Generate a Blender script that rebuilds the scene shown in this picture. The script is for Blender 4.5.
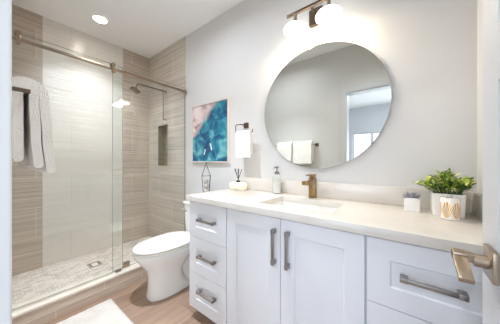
import bpy, bmesh, math, random
from mathutils import Vector, Matrix
random.seed(7)
S = bpy.context.scene
COL = S.collection
for o in list(bpy.data.objects):
    bpy.data.objects.remove(o, do_unlink=True)

# ------------------------------------------------------------------ camera
F_PX = 202.3
cam_d = bpy.data.cameras.new('camera')
cam = bpy.data.objects.new('camera', cam_d)
COL.objects.link(cam)
S.camera = cam
cam_d.sensor_fit = 'HORIZONTAL'
cam_d.sensor_width = 36.0
cam_d.lens = 36.0 * F_PX / 500.0
cam_d.shift_y = -1.0 / 500.0
cam_d.clip_start = 0.02
cam.location = (0.0, -1.467, 1.155)
YAW = math.atan2(F_PX, 264.0)
cam.rotation_euler = (math.radians(90), 0, YAW)

# ------------------------------------------------------------------ view, world, lights
S.view_settings.view_transform = 'Standard'
S.view_settings.look = 'None'
S.view_settings.gamma = 1.0
S.view_settings.use_curve_mapping = False
S.view_settings.exposure = 0.64
S.cycles.use_denoising = True
S.cycles.max_bounces = 14
S.cycles.diffuse_bounces = 8
S.cycles.glossy_bounces = 6
S.cycles.transmission_bounces = 10
S.cycles.transparent_max_bounces = 16
S.cycles.caustics_reflective = False
S.cycles.caustics_refractive = False
S.cycles.sample_clamp_indirect = 6.0

W = bpy.data.worlds.new('sky')
S.world = W
W.use_nodes = True
nt = W.node_tree
bg = nt.nodes['Background']
sky = nt.nodes.new('ShaderNodeTexSky')
sky.sky_type = 'HOSEK_WILKIE'
sky.sun_direction = (0.3, 0.6, 0.75)
sky.turbidity = 4.0
nt.links.new(sky.outputs[0], bg.inputs[0])
bg.inputs[1].default_value = 1.6

# daylight, shower lamp, and added fill lights with no fixture: name, place, disc size, beam spread, watts, colour
LAMPS = [
    ('daylight', (0.25, -5.02, 1.25), 1.5, 180, 22, (0.74, 0.84, 1.0)),
    ('side_fill', (2.70, -3.5, 1.3), 1.6, 180, 90, (0.90, 0.95, 1.0)),  # added side light for the drawers and toilet
    ('shower_lamp', (-2.566, -0.732, 2.635), 0.11, 100, 6.0, (0.86, 0.92, 1.0)),
    ('room_fill', (-1.40, -0.80, 2.635), 0.13, 80, 6.4, (0.84, 0.91, 1.0)),  # added ceiling fill, narrow beam, no fixture
    ('room_fill', (-1.40, -0.80, 2.634), 0.13, 165, 7.4, (0.86, 0.91, 1.0)),  # wide beam of the same added fill
    ('near_fill', (-0.35, -0.95, 2.635), 0.13, 110, 2.2, (0.94, 0.96, 1.0)),  # added fill for towels and door face, no fixture
    ('bedroom_fill', (-0.3, -3.4, 2.63), 0.3, 180, 14, (0.95, 0.96, 1.0)),  # unseen fill added in the bedroom, no fixture
]
LAMP_SHADE = 52.0       # emission of the two opal vanity shades
CAN_LIGHT = 30.0       # emission of the recessed shower light disc
def area(name, loc, rot, sx, sy, power, color, parent=None, shape='RECTANGLE', spread=180):
    d = bpy.data.lights.new(name, 'AREA')
    d.shape = shape
    d.size = sx
    d.size_y = sy
    d.energy = power
    d.color = color
    d.spread = math.radians(spread)
    o = bpy.data.objects.new(name, d)
    COL.objects.link(o)
    o.location = loc
    o.rotation_euler = rot
    return o
for nm, loc, size, spread, watts, colr in LAMPS:
    if nm == 'daylight':      # daylight coming in through the two bedroom windows behind the camera
        for dx in (-0.8, 0.8):
            area(nm, (loc[0] + dx, loc[1], loc[2]), (math.radians(90), 0, 0), 1.3, 1.3, watts, colr)
    elif nm == 'side_fill':  # fill light at the window added in the bedroom's right-hand wall
        area(nm, loc, (0, math.radians(90), 0), size, 2.2, watts, colr)
    else:
        area(nm, loc, (0, 0, 0), size, size, watts, colr, shape='DISK', spread=spread)

# ------------------------------------------------------------------ helpers
def lin(c):
    return tuple((v / 12.92 if v <= 0.04045 else ((v + 0.055) / 1.055) ** 2.4) for v in (x / 255.0 for x in c))
def rgba(c):
    return (*lin(c), 1.0)
def mat(name, col, rough=0.5, metal=0.0, emit=None, estr=0.0, spec=None, bump=None, var=None, coat=0.0):
    m = bpy.data.materials.new(name)
    m.use_nodes = True
    n = m.node_tree
    p = n.nodes['Principled BSDF']
    p.inputs['Base Color'].default_value = rgba(col)
    p.inputs['Roughness'].default_value = rough
    p.inputs['Metallic'].default_value = metal
    if spec is not None:
        p.inputs['Specular IOR Level'].default_value = spec
    if coat:
        p.inputs['Coat Weight'].default_value = coat
        p.inputs['Coat Roughness'].default_value = 0.05
    if emit:
        p.inputs['Emission Color'].default_value = rgba(emit)
        p.inputs['Emission Strength'].default_value = estr
    if bump or var:
        g = n.nodes.new('ShaderNodeNewGeometry')
    if bump:                                   # (scale, strength, distance)
        t = n.nodes.new('ShaderNodeTexNoise')
        t.inputs['Scale'].default_value = bump[0]
        t.inputs['Detail'].default_value = 4
        n.links.new(g.outputs['Position'], t.inputs['Vector'])
        b = n.nodes.new('ShaderNodeBump')
        b.inputs['Strength'].default_value = bump[1]
        b.inputs['Distance'].default_value = bump[2]
        n.links.new(t.outputs[0], b.inputs['Height'])
        n.links.new(b.outputs[0], p.inputs['Normal'])
    if var:                                    # (scale, other colour)
        t = n.nodes.new('ShaderNodeTexNoise')
        t.inputs['Scale'].default_value = var[0]
        t.inputs['Detail'].default_value = 5
        n.links.new(g.outputs['Position'], t.inputs['Vector'])
        mx = n.nodes.new('ShaderNodeMix')
        mx.data_type = 'RGBA'
        mx.inputs['A'].default_value = rgba(col)
        mx.inputs['B'].default_value = rgba(var[1])
        r = n.nodes.new('ShaderNodeMapRange')
        r.inputs['From Min'].default_value = 0.35
        r.inputs['From Max'].default_value = 0.65
        n.links.new(t.outputs[0], r.inputs[0])
        n.links.new(r.outputs[0], mx.inputs['Factor'])
        n.links.new(mx.outputs['Result'], p.inputs['Base Color'])
    return m

def glass_mat(name, tint, refl_ior=1.5):
    m = bpy.data.materials.new(name)
    m.use_nodes = True
    n = m.node_tree
    n.nodes.clear()
    out = n.nodes.new('ShaderNodeOutputMaterial')
    t = n.nodes.new('ShaderNodeBsdfTransparent')
    t.inputs[0].default_value = (*tint, 1)
    g = n.nodes.new('ShaderNodeBsdfGlossy')
    g.inputs['Roughness'].default_value = 0.0
    lw = n.nodes.new('ShaderNodeLayerWeight')      # Schlick reflectance, the same from both faces of the pane
    lw.inputs['Blend'].default_value = 0.5
    pw = n.nodes.new('ShaderNodeMath')
    pw.operation = 'POWER'
    pw.inputs[1].default_value = 5.0
    n.links.new(lw.outputs['Facing'], pw.inputs[0])
    f = n.nodes.new('ShaderNodeMapRange')
    f.inputs['To Min'].default_value = ((refl_ior - 1) / (refl_ior + 1)) ** 2
    n.links.new(pw.outputs[0], f.inputs[0])
    mx = n.nodes.new('ShaderNodeMixShader')
    n.links.new(f.outputs[0], mx.inputs[0])
    n.links.new(t.outputs[0], mx.inputs[1])
    n.links.new(g.outputs[0], mx.inputs[2])
    n.links.new(mx.outputs[0], out.inputs[0])
    return m

def tile_mat(name, axis, c1, c2, grout, tw, th, rough, streak, relief=0.0, mortar=0.003, offset=0.5, bias=0.0, shift=(0, 0)):
    """Tiles laid in the plane normal to `axis`; streaks run along the tiles."""
    m = bpy.data.materials.new(name)
    m.use_nodes = True
    n = m.node_tree
    L = n.links.new
    p = n.nodes['Principled BSDF']
    g = n.nodes.new('ShaderNodeNewGeometry')
    sp = n.nodes.new('ShaderNodeSeparateXYZ')
    L(g.outputs['Position'], sp.inputs[0])
    cb = n.nodes.new('ShaderNodeCombineXYZ')
    u, v = {'x': ('Y', 'Z'), 'y': ('X', 'Z'), 'z': ('Y', 'X')}[axis]
    L(sp.outputs[u], cb.inputs[0])
    L(sp.outputs[v], cb.inputs[1])
    ad = n.nodes.new('ShaderNodeVectorMath')
    ad.operation = 'ADD'
    ad.inputs[1].default_value = (10 + shift[0], 10 + shift[1], 0)
    L(cb.outputs[0], ad.inputs[0])
    b = n.nodes.new('ShaderNodeTexBrick')
    b.offset = offset
    b.inputs['Scale'].default_value = 1.0
    b.inputs['Brick Width'].default_value = tw
    b.inputs['Row Height'].default_value = th
    b.inputs['Mortar Size'].default_value = mortar
    b.inputs['Mortar Smooth'].default_value = 0.2
    b.inputs['Bias'].default_value = bias
    b.inputs['Color1'].default_value = rgba(c1)
    b.inputs['Color2'].default_value = rgba(c2)
    b.inputs['Mortar'].default_value = rgba(grout)
    L(ad.outputs[0], b.inputs['Vector'])
    ms = n.nodes.new('ShaderNodeVectorMath')
    ms.operation = 'MULTIPLY'
    ms.inputs[1].default_value = (streak[0], streak[1], 1)
    L(ad.outputs[0], ms.inputs[0])
    # shift the grain per tile with the brick colour so that it does not run through
    ns = n.nodes.new('ShaderNodeTexNoise')
    ns.inputs['Scale'].default_value = 1.0
    ns.inputs['Detail'].default_value = 5
    ns.inputs['Roughness'].default_value = 0.6
    L(ms.outputs[0], ns.inputs['Vector'])
    mr = n.nodes.new('ShaderNodeMapRange')
    mr.inputs['From Min'].default_value = 0.3
    mr.inputs['From Max'].default_value = 0.7
    mr.inputs['To Min'].default_value = 1.0 - streak[2]
    mr.inputs['To Max'].default_value = 1.0 + streak[2]
    L(ns.outputs[0], mr.inputs[0])
    mu = n.nodes.new('ShaderNodeVectorMath')
    mu.operation = 'SCALE'
    L(b.outputs['Color'], mu.inputs[0])
    L(mr.outputs[0], mu.inputs['Scale'])
    L(mu.outputs[0], p.inputs['Base Color'])
    p.inputs['Roughness'].default_value = rough
    bp = n.nodes.new('ShaderNodeBump')
    bp.inputs['Strength'].default_value = 0.35
    bp.inputs['Distance'].default_value = 0.002
    inv = n.nodes.new('ShaderNodeMath')
    inv.operation = 'SUBTRACT'
    inv.inputs[0].default_value = 1.0
    L(b.outputs['Fac'], inv.inputs[1])
    L(inv.outputs[0], bp.inputs['Height'])
    last = bp
    if relief:
        b2 = n.nodes.new('ShaderNodeBump')
        b2.inputs['Strength'].default_value = 0.6
        b2.inputs['Distance'].default_value = relief
        L(ns.outputs[0], b2.inputs['Height'])
        L(bp.outputs[0], b2.inputs['Normal'])
        last = b2
    L(last.outputs[0], p.inputs['Normal'])
    return m

def finish(bm, name, m, parent=None, smooth=True, ang=35):
    bmesh.ops.recalc_face_normals(bm, faces=bm.faces[:])
    if smooth:
        a = math.radians(ang)
        for f in bm.faces:
            f.smooth = True
        for e in bm.edges:
            if len(e.link_faces) != 2 or e.calc_face_angle(0) > a:
                e.smooth = False
    me = bpy.data.meshes.new(name)
    bm.to_mesh(me)
    bm.free()
    for x in (m if isinstance(m, (list, tuple)) else [m]):
        me.materials.append(x)
    o = bpy.data.objects.new(name, me)
    COL.objects.link(o)
    if parent is not None:
        o.parent = parent
        o.matrix_parent_inverse = Matrix.Identity(4)
        # geometry is given in world coordinates; bring it into the parent's frame
        inv = world(parent).inverted()
        me.transform(inv)
    return o
def world(o):
    m = Matrix.LocRotScale(o.location, o.rotation_euler, o.scale)
    return world(o.parent) @ m if o.parent else m

def box(bm, x0, x1, y0, y1, z0, z1, bev=0.0, seg=2, mi=0):
    vs = [bm.verts.new((x, y, z)) for x in (x0, x1) for y in (y0, y1) for z in (z0, z1)]
    q = [(0, 1, 3, 2), (4, 6, 7, 5), (0, 4, 5, 1), (2, 3, 7, 6), (0, 2, 6, 4), (1, 5, 7, 3)]
    fs = [bm.faces.new([vs[i] for i in a]) for a in q]
    for f in fs:
        f.material_index = mi
    if bev:
        es = {e for f in fs for e in f.edges}
        bmesh.ops.bevel(bm, geom=list(es), offset=bev, segments=seg, profile=0.5, affect='EDGES')
def bx(*a, **k):
    bm = bmesh.new()
    box(bm, *a, **k)
    return bm
def frame_of(d):
    d = d.normalized()
    a = Vector((0, 0, 1)) if abs(d.z) < 0.9 else Vector((1, 0, 0))
    u = d.cross(a).normalized()
    return u, d.cross(u).normalized()
def tube(bm, pts, r, n=12, closed=False, caps=True, square=False):
    pts = [Vector(p) for p in pts]
    rings = []
    N = len(pts)
    u = None
    for i, p in enumerate(pts):
        if closed:
            d = (pts[(i + 1) % N] - pts[i - 1])
        else:
            d = (pts[min(i + 1, N - 1)] - pts[max(i - 1, 0)])
        d.normalize()
        if u is None:
            u, v = frame_of(d)
        else:
            u = (u - d * u.dot(d)).normalized()
            v = d.cross(u).normalized()
        rr = r[i] if isinstance(r, (list, tuple)) else r
        rings.append([bm.verts.new(p + (u * math.cos(t) + v * math.sin(t)) * rr)
                      for t in [2 * math.pi * (k + (0.5 if square else 0)) / n for k in range(n)]])
    M = N if closed else N - 1
    for i in range(M):
        a, b = rings[i], rings[(i + 1) % N]
        for k in range(n):
            bm.faces.new((a[k], a[(k + 1) % n], b[(k + 1) % n], b[k]))
    if caps and not closed:
        bm.faces.new(rings[0][::-1])
        bm.faces.new(rings[-1])
def cyl(bm, a, b, r, n=20):
    tube(bm, [a, b], r, n)
def lathe(bm, c, prof, n=32, axis='z', closed=False):
    """prof: list of (radius, height) revolved about an axis through c."""
    c = Vector(c)
    rings = []
    for r, h in prof:
        if r < 1e-6:
            p = {'z': Vector((0, 0, h)), 'y': Vector((0, h, 0)), 'x': Vector((h, 0, 0))}[axis]
            rings.append([bm.verts.new(c + p)])
            continue
        ring = []
        for k in range(n):
            t = 2 * math.pi * k / n
            a, b = r * math.cos(t), r * math.sin(t)
            p = {'z': Vector((a, b, h)), 'y': Vector((a, h, b)), 'x': Vector((h, a, b))}[axis]
            ring.append(bm.verts.new(c + p))
        rings.append(ring)
    for i in range(len(rings) - 1):
        a, b = rings[i], rings[i + 1]
        for k in range(n):
            k2 = (k + 1) % n
            if len(a) == 1 and len(b) == 1:
                continue
            if len(a) == 1:
                bm.faces.new((a[0], b[k2], b[k]))
            elif len(b) == 1:
                bm.faces.new((a[k], a[k2], b[0]))
            else:
                bm.faces.new((a[k], a[k2], b[k2], b[k]))
    if closed is False:
        if len(rings[0]) > 1:
            bm.faces.new(rings[0][::-1])
        if len(rings[-1]) > 1:
            bm.faces.new(rings[-1])
def loft(bm, rings, cap0=True, cap1=True):
    R = [[bm.verts.new(p) for p in r] for r in rings]
    n = len(R[0])
    for i in range(len(R) - 1):
        for k in range(n):
            bm.faces.new((R[i][k], R[i][(k + 1) % n], R[i + 1][(k + 1) % n], R[i + 1][k]))
    if cap0:
        bm.faces.new(R[0][::-1])
    if cap1:
        bm.faces.new(R[-1])
def thing(name, label, cat, loc=(0, 0, 0), group=None):
    o = bpy.data.objects.new(name, None)
    o.empty_display_size = 0.05
    COL.objects.link(o)
    o.location = loc
    tag(o, label, cat, group)
    return o
def tag(o, label, cat, group=None):
    o['label'] = label
    o['category'] = cat
    if group:
        o['group'] = group
    return o
def struct(name, bm, m, parent=None, smooth=False, label=None):
    o = finish(bm, name, m, parent, smooth)
    if parent is None:
        o['kind'] = 'structure'
    if label:
        o['label'] = label
    return o

# ------------------------------------------------------------------ materials
M_wall = mat('wall_paint', (212, 211, 210), 0.6, bump=(180, 0.05, 0.001))
M_ceil = mat('ceiling_paint', (246, 246, 246), 0.7)
M_trim = mat('trim_paint', (206, 208, 212), 0.35)
M_cab = mat('cabinet_lacquer', (226, 229, 235), 0.32)
M_quartz = mat('white_quartz', (216, 212, 206), 0.16, var=(5, (211, 206, 199)))
M_porc = mat('porcelain', (238, 238, 236), 0.08, coat=0.5)
M_seat = mat('toilet_seat_plastic', (228, 226, 219), 0.18)
M_nickel = mat('brushed_nickel', (150, 145, 140), 0.28, 1.0)
M_pull = mat('satin_nickel_pull', (160, 155, 151), 0.38, 1.0)
M_bronze = mat('brushed_bronze', (158, 130, 88), 0.3, 1.0)
M_warmnick = mat('warm_nickel', (170, 154, 136), 0.3, 1.0)
M_bronzed = mat('aged_bronze', (112, 96, 82), 0.4, 1.0)
M_rail = mat('rail_nickel', (142, 124, 106), 0.3, 1.0)
M_chrome = mat('chrome', (215, 212, 208), 0.08, 1.0)
M_darkmetal = mat('dark_metal', (70, 66, 62), 0.4, 1.0)
M_mirror = mat('mirror_silver', (224, 226, 220), 0.0, 1.0)
M_towel = mat('white_terry', (250, 248, 244), 0.95, bump=(260, 0.9, 0.006))
M_mat = mat('white_chenille', (226, 220, 213), 0.95, bump=(150, 0.9, 0.01), var=(14, (216, 210, 202)))
M_glass = glass_mat('clear_glass', (0.978, 0.988, 0.980))
M_glassedge = mat('glass_edge', (120, 140, 130), 0.1)
M_smallglass = glass_mat('bottle_glass', (0.97, 0.98, 0.975))
M_tileX = tile_mat('taupe_tile_end', 'x', (193, 180, 166), (183, 169, 155), (210, 202, 192), 0.61, 0.305, 0.22, (1.0, 55, 0.24))
M_tileY = tile_mat('taupe_tile_side', 'y', (200, 191, 179), (190, 180, 168), (222, 215, 206), 0.61, 0.305, 0.22, (1.0, 55, 0.2))
M_tileW = tile_mat('white_wave_tile', 'x', (224, 219, 212), (220, 215, 208), (208, 202, 195), 0.76, 0.305, 0.1, (1.6, 30, 0.05), relief=0.006, mortar=0.002)
M_curbtile = tile_mat('curb_tile', 'x', (206, 190, 174), (198, 182, 166), (220, 211, 200), 0.61, 0.305, 0.3, (1.2, 45, 0.12))
M_stone = mat('cream_stone', (238, 230, 218), 0.25, var=(8, (230, 220, 206)))
M_pebble = tile_mat('mosaic_floor', 'z', (218, 209, 200), (184, 172, 161), (222, 214, 206), 0.062, 0.04, 0.4, (9, 9, 0.08), mortar=0.004, offset=0.35)
M_wood = tile_mat('wood_plank', 'z', (164, 138, 119), (148, 122, 103), (122, 98, 82), 1.1, 0.165, 0.35, (2.0, 32, 0.22), mortar=0.0018, offset=0.37)
M_frame = mat('pale_frame', (216, 206, 198), 0.35)
M_black = mat('black_reed', (40, 36, 34), 0.6)
M_cream = mat('cream_ceramic', (240, 232, 210), 0.3)
M_white = mat('white_ceramic', (238, 236, 232), 0.25)
M_soil = mat('soil', (48, 42, 40), 0.9, bump=(120, 0.8, 0.01))
M_opal = mat('opal_glass', (255, 250, 240), 0.3, emit=(255, 238, 210), estr=LAMP_SHADE)
M_opaltop = mat('opal_glass_top', (255, 252, 246), 0.3, emit=(255, 250, 240), estr=4.0)
M_can = mat('lamp_disc', (255, 250, 240), 0.4, emit=(255, 247, 232), estr=CAN_LIGHT)
M_bwall = mat('bedroom_paint', (196, 200, 208), 0.7)
M_carpet = mat('bedroom_carpet', (170, 164, 156), 0.95)

# picture: poured-paint abstract
def art_mat():
    m = bpy.data.materials.new('abstract_paint')
    m.use_nodes = True
    n = m.node_tree
    L = n.links.new
    p = n.nodes['Principled BSDF']
    g = n.nodes.new('ShaderNodeNewGeometry')
    ns = n.nodes.new('ShaderNodeTexNoise')
    ns.inputs['Scale'].default_value = 7.5
    ns.inputs['Detail'].default_value = 7
    ns.inputs['Distortion'].default_value = 0.9
    L(g.outputs['Position'], ns.inputs['Vector'])
    cr = n.nodes.new('ShaderNodeValToRGB')
    e = cr.color_ramp.elements
    e[0].position, e[0].color = 0.30, rgba((18, 62, 100))
    e[1].position, e[1].color = 0.72, rgba((160, 196, 198))
    for pos, c in ((0.41, (20, 86, 122)), (0.50, (34, 124, 148)), (0.58, (84, 160, 170))):
        x = e.new(pos)
        x.color = rgba(c)
    L(ns.outputs[0], cr.inputs[0])
    n2 = n.nodes.new('ShaderNodeTexNoise')
    n2.inputs['Scale'].default_value = 7.0
    n2.inputs['Detail'].default_value = 6
    n2.inputs['Distortion'].default_value = 1.2
    L(g.outputs['Position'], n2.inputs['Vector'])
    c2 = n.nodes.new('ShaderNodeValToRGB')
    e = c2.color_ramp.elements
    e[0].position, e[0].color = 0.32, rgba((150, 128, 128))
    e[1].position, e[1].color = 0.66, rgba((236, 226, 224))
    x = e.new(0.45)
    x.color = rgba((212, 190, 186))
    L(n2.outputs[0], c2.inputs[0])
    # pale cloud in the upper left corner of the canvas, edge wobbled by the noise
    sp = n.nodes.new('ShaderNodeSeparateXYZ')
    L(g.outputs['Position'], sp.inputs[0])
    def mth(op, a, b):
        k = n.nodes.new('ShaderNodeMath')
        k.operation = op
        for i, v in enumerate((a, b)):
            if isinstance(v, (int, float)):
                k.inputs[i].default_value = v
            else:
                L(v, k.inputs[i])
        return k.outputs[0]
    q = mth('ADD', mth('MULTIPLY', mth('ADD', sp.outputs['X'], 1.93), 0.95),
            mth('MULTIPLY', mth('SUBTRACT', 1.76, sp.outputs['Z']), 1.0))
    q = mth('ADD', q, mth('MULTIPLY', mth('SUBTRACT', n2.outputs[0], 0.5), 0.25))
    mr = n.nodes.new('ShaderNodeMapRange')
    mr.inputs['From Min'].default_value = 0.30
    mr.inputs['From Max'].default_value = 0.38
    L(q, mr.inputs[0])
    mx = n.nodes.new('ShaderNodeMix')
    mx.data_type = 'RGBA'
    L(mr.outputs[0], mx.inputs['Factor'])
    L(c2.outputs[0], mx.inputs['A'])
    L(cr.outputs[0], mx.inputs['B'])
    L(mx.outputs['Result'], p.inputs['Base Color'])
    p.inputs['Roughness'].default_value = 0.35
    return m
M_art = art_mat()

def gold_leaf_mat(cx, cy):
    """White glass with gold fan leaves: radial stripes in two repeated ovals."""
    m = bpy.data.materials.new('white_glass_gold_leaves')
    m.use_nodes = True
    n = m.node_tree
    L = n.links.new
    p = n.nodes['Principled BSDF']
    p.inputs['Roughness'].default_value = 0.15
    g = n.nodes.new('ShaderNodeNewGeometry')
    sp = n.nodes.new('ShaderNodeSeparateXYZ')
    L(g.outputs['Position'], sp.inputs[0])
    def mth(op, a, b=0.0):
        k = n.nodes.new('ShaderNodeMath')
        k.operation = op
        for i, v in enumerate((a, b)):
            if isinstance(v, (int, float)):
                k.inputs[i].default_value = v
            else:
                L(v, k.inputs[i])
        return k.outputs[0]
    ang = mth('ARCTAN2', mth('SUBTRACT', sp.outputs['Y'], cy), mth('SUBTRACT', sp.outputs['X'], cx))
    u = mth('SUBTRACT', mth('FRACT', mth('MULTIPLY', mth('ADD', ang, 3.6), 6 / (2 * math.pi))), 0.5)   # six leaves around
    v = mth('DIVIDE', mth('SUBTRACT', sp.outputs['Z'], 0.943), 0.034)
    rad = mth('SQRT', mth('ADD', mth('POWER', mth('MULTIPLY', u, 2.1), 2), mth('POWER', v, 2)))
    fan = mth('ARCTAN2', u, mth('ADD', v, 1.1))
    st = mth('GREATER_THAN', mth('SINE', mth('MULTIPLY', fan, 46)), -0.35)
    fac = mth('MULTIPLY', mth('LESS_THAN', rad, 1.0), st)
    mx = n.nodes.new('ShaderNodeMix')
    mx.data_type = 'RGBA'
    mx.inputs['A'].default_value = rgba((238, 234, 228))
    mx.inputs['B'].default_value = rgba((214, 164, 72))
    L(fac, mx.inputs['Factor'])
    L(mx.outputs['Result'], p.inputs['Base Color'])
    L(mth('MULTIPLY', fac, 0.4), p.inputs['Metallic'])
    return m

def leaf_mat(name, c1, c2):
    m = mat(name, c1, 0.4, var=(45, c2))
    return m
M_leafA = leaf_mat('leaf_green', (134, 164, 58), (180, 194, 78))
M_leafB = leaf_mat('leaf_dark', (62, 98, 48), (106, 138, 62))
M_leafC = leaf_mat('leaf_lime', (200, 206, 92), (226, 226, 138))
M_succ = leaf_mat('grey_sprig', (128, 130, 140), (168, 166, 176))

# ------------------------------------------------------------------ room shell
H = 2.66
XE, XR, YF = -2.99, 0.281, -1.46      # end wall, right wall, door wall
XG = -2.10                            # shower glass plane
struct('floor', bx(-2.03, XR + 0.12, YF - 0.12, 0, -0.06, 0), M_wood)
struct('floor_shower', bx(XE, -2.16, YF, 0, -0.06, 0.05), M_pebble)
struct('ceiling', bx(XE - 0.12, XR + 0.12, YF - 0.12, 0.12, H, H + 0.1), M_ceil)
# vanity wall: painted part, then tiled part with the niche
struct('wall_back', bx(XG, XR + 0.12, 0, 0.12, -0.06, H), M_wall)
NX0, NX1, NZ0, NZ1 = -2.736, -2.493, 1.089, 1.644
bm = bmesh.new()
box(bm, XE - 0.12, NX0, -0.008, 0.12, -0.06, H)
box(bm, NX1, XG, -0.008, 0.12, -0.06, H)
box(bm, NX0, NX1, -0.008, 0.12, -0.06, NZ0)
box(bm, NX0, NX1, -0.008, 0.12, NZ1, H)
box(bm, NX0, NX1, 0.09, 0.12, NZ0, NZ1)
struct('wall_shower', bm, M_tileY)
# niche lining in a darker tone that stands in for its shade
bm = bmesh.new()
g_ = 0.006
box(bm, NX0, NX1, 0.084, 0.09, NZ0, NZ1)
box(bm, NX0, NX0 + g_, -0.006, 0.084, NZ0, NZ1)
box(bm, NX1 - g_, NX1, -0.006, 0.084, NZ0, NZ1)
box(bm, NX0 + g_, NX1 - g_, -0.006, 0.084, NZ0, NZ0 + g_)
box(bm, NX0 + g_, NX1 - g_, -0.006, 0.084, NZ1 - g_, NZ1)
struct('niche_shade_lining', bm, mat('niche_shade', (160, 146, 122), 0.35, var=(30, (138, 124, 100))))
# end wall: taupe border, white wave-relief centre
YD0, YD1 = -1.109, -0.354
bm = bmesh.new()
box(bm, XE - 0.12, XE, YF - 0.12, YD0, -0.06, H)
box(bm, XE - 0.12, XE, YD1, -0.008, -0.06, H)
wl = struct('wall_left', bm, M_tileX)
struct('wall_panel', bx(XE - 0.12, XE, YD0, YD1, -0.06, H), M_tileW)
struct('wall_right', bx(XR, XR + 0.12, YF, 0, -0.06, H), M_wall)
# door wall (with opening)
OX0, OX1, OZ = -0.605, 0.185, 2.04
bm = bmesh.new()
box(bm, XG, OX0 - 0.02, YF - 0.12, YF, -0.06, H)
box(bm, OX1 + 0.02, XR + 0.12, YF - 0.12, YF, -0.06, H)
box(bm, OX0 - 0.02, OX1 + 0.02, YF - 0.12, YF, OZ + 0.02, H)
struct('wall_front', bm, M_wall)
struct('wall_shower_front', bx(XE, XG, YF - 0.12, YF, -0.06, H), M_tileY)
# door lining and casing
bm = bmesh.new()
box(bm, OX0 - 0.02, OX0, YF - 0.12, YF, 0, OZ + 0.02)
box(bm, OX1, OX1 + 0.02, YF - 0.12, YF, 0, OZ + 0.02)
box(bm, OX0, OX1, YF - 0.12, YF, OZ, OZ + 0.02)
struct('trim_1', bm, M_trim)
bm = bmesh.new()
box(bm, OX0 - 0.095, OX0 - 0.003, YF, YF + 0.024, 0, OZ + 0.095, 0.004)
box(bm, OX1 + 0.006, OX1 + 0.09, YF, YF + 0.024, 0, OZ + 0.095, 0.004)
box(bm, OX0 - 0.003, OX1 + 0.006, YF, YF + 0.024, OZ + 0.005, OZ + 0.095, 0.004)
struct('trim_2', bm, M_trim)
struct('baseboard_back', bx(-2.0, -1.29, -0.016, 0, 0, 0.1, 0.003), M_trim)
struct('baseboard_front', bx(-2.0, OX0 - 0.1, YF, YF + 0.016, 0, 0.1, 0.003), M_trim)
# shower curb: tiled front, stone top
bm = bx(-2.16, -2.03, YF, -0.008, -0.06, 0.128)
struct('trim_3', bm, M_curbtile)
struct('trim_4', bx(-2.165, -2.022, YF, -0.008, 0.128, 0.148, 0.004), M_stone)

# ------------------------------------------------------------------ bedroom beyond the doorway (seen in the mirror)
BY = -4.94
struct('floor_bedroom', bx(-2.6, 2.6, BY, YF - 0.12, -0.06, 0), M_carpet)
struct('ceiling_bedroom', bx(-2.6, 2.6, BY, YF - 0.12, H, H + 0.1), M_ceil)
wins = [(-1.2, 0.1, 0.55, 1.95), (0.4, 1.7, 0.55, 1.95)]
bm = bmesh.new()
xs = [-2.72] + [v for w in wins for v in w[:2]] + [2.72]
for i in range(0, len(xs), 2):
    box(bm, xs[i], xs[i + 1], BY - 0.14, BY, -0.06, H)
for x0, x1, z0, z1 in wins:
    box(bm, x0, x1, BY - 0.14, BY, -0.06, z0)
    box(bm, x0, x1, BY - 0.14, BY, z1, H)
struct('wall_bedroom_back', bm, M_bwall)
struct('wall_bedroom_left', bx(-2.72, -2.6, BY, YF - 0.12, -0.06, H), M_bwall)
bm = bmesh.new()
box(bm, 2.6, 2.72, BY, -4.6, -0.06, H)
box(bm, 2.6, 2.72, -2.4, YF - 0.12, -0.06, H)
box(bm, 2.6, 2.72, -4.6, -2.4, -0.06, 0.5)
box(bm, 2.6, 2.72, -4.6, -2.4, 2.1, H)
struct('wall_bedroom_right', bm, M_bwall)
bm = bmesh.new()
box(bm, 2.63, 2.68, -4.6, -4.55, 0.5, 2.1)
box(bm, 2.63, 2.68, -2.45, -2.4, 0.5, 2.1)
box(bm, 2.63, 2.68, -3.53, -3.47, 0.55, 2.05)
box(bm, 2.63, 2.68, -4.55, -2.45, 0.5, 0.55)
box(bm, 2.63, 2.68, -4.55, -2.45, 2.05, 2.1)
wo = struct('window_3', bm, M_trim)  # unseen window, added to let the side fill through
finish(bx(2.653, 2.657, -4.55, -2.45, 0.55, 2.05), 'pane', M_glass, wo, False)
bm = bmesh.new()
box(bm, XR + 0.12, 2.72, YF - 0.12, YF, -0.06, H)
struct('wall_bedroom_front', bm, M_wall)
for i, (x0, x1, z0, z1) in enumerate(wins):
    bm = bmesh.new()
    t = 0.05
    ya, yb = BY - 0.11, BY - 0.05
    box(bm, x0, x0 + t, ya, yb, z0, z1)
    box(bm, x1 - t, x1, ya, yb, z0, z1)
    box(bm, x0 + t, x1 - t, ya, yb, z0, z0 + t)
    box(bm, x0 + t, x1 - t, ya, yb, z1 - t, z1)
    xm = x0 + 0.37 * (x1 - x0)
    box(bm, xm - 0.04, xm + 0.04, ya, yb, z0 + t, z1 - t)
    wo = struct('window_%d' % (i + 1), bm, M_trim)
    finish(bx(x0 + t, x1 - t, BY - 0.082, BY - 0.078, z0 + t, z1 - t), 'pane', M_glass, wo, False)

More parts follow.
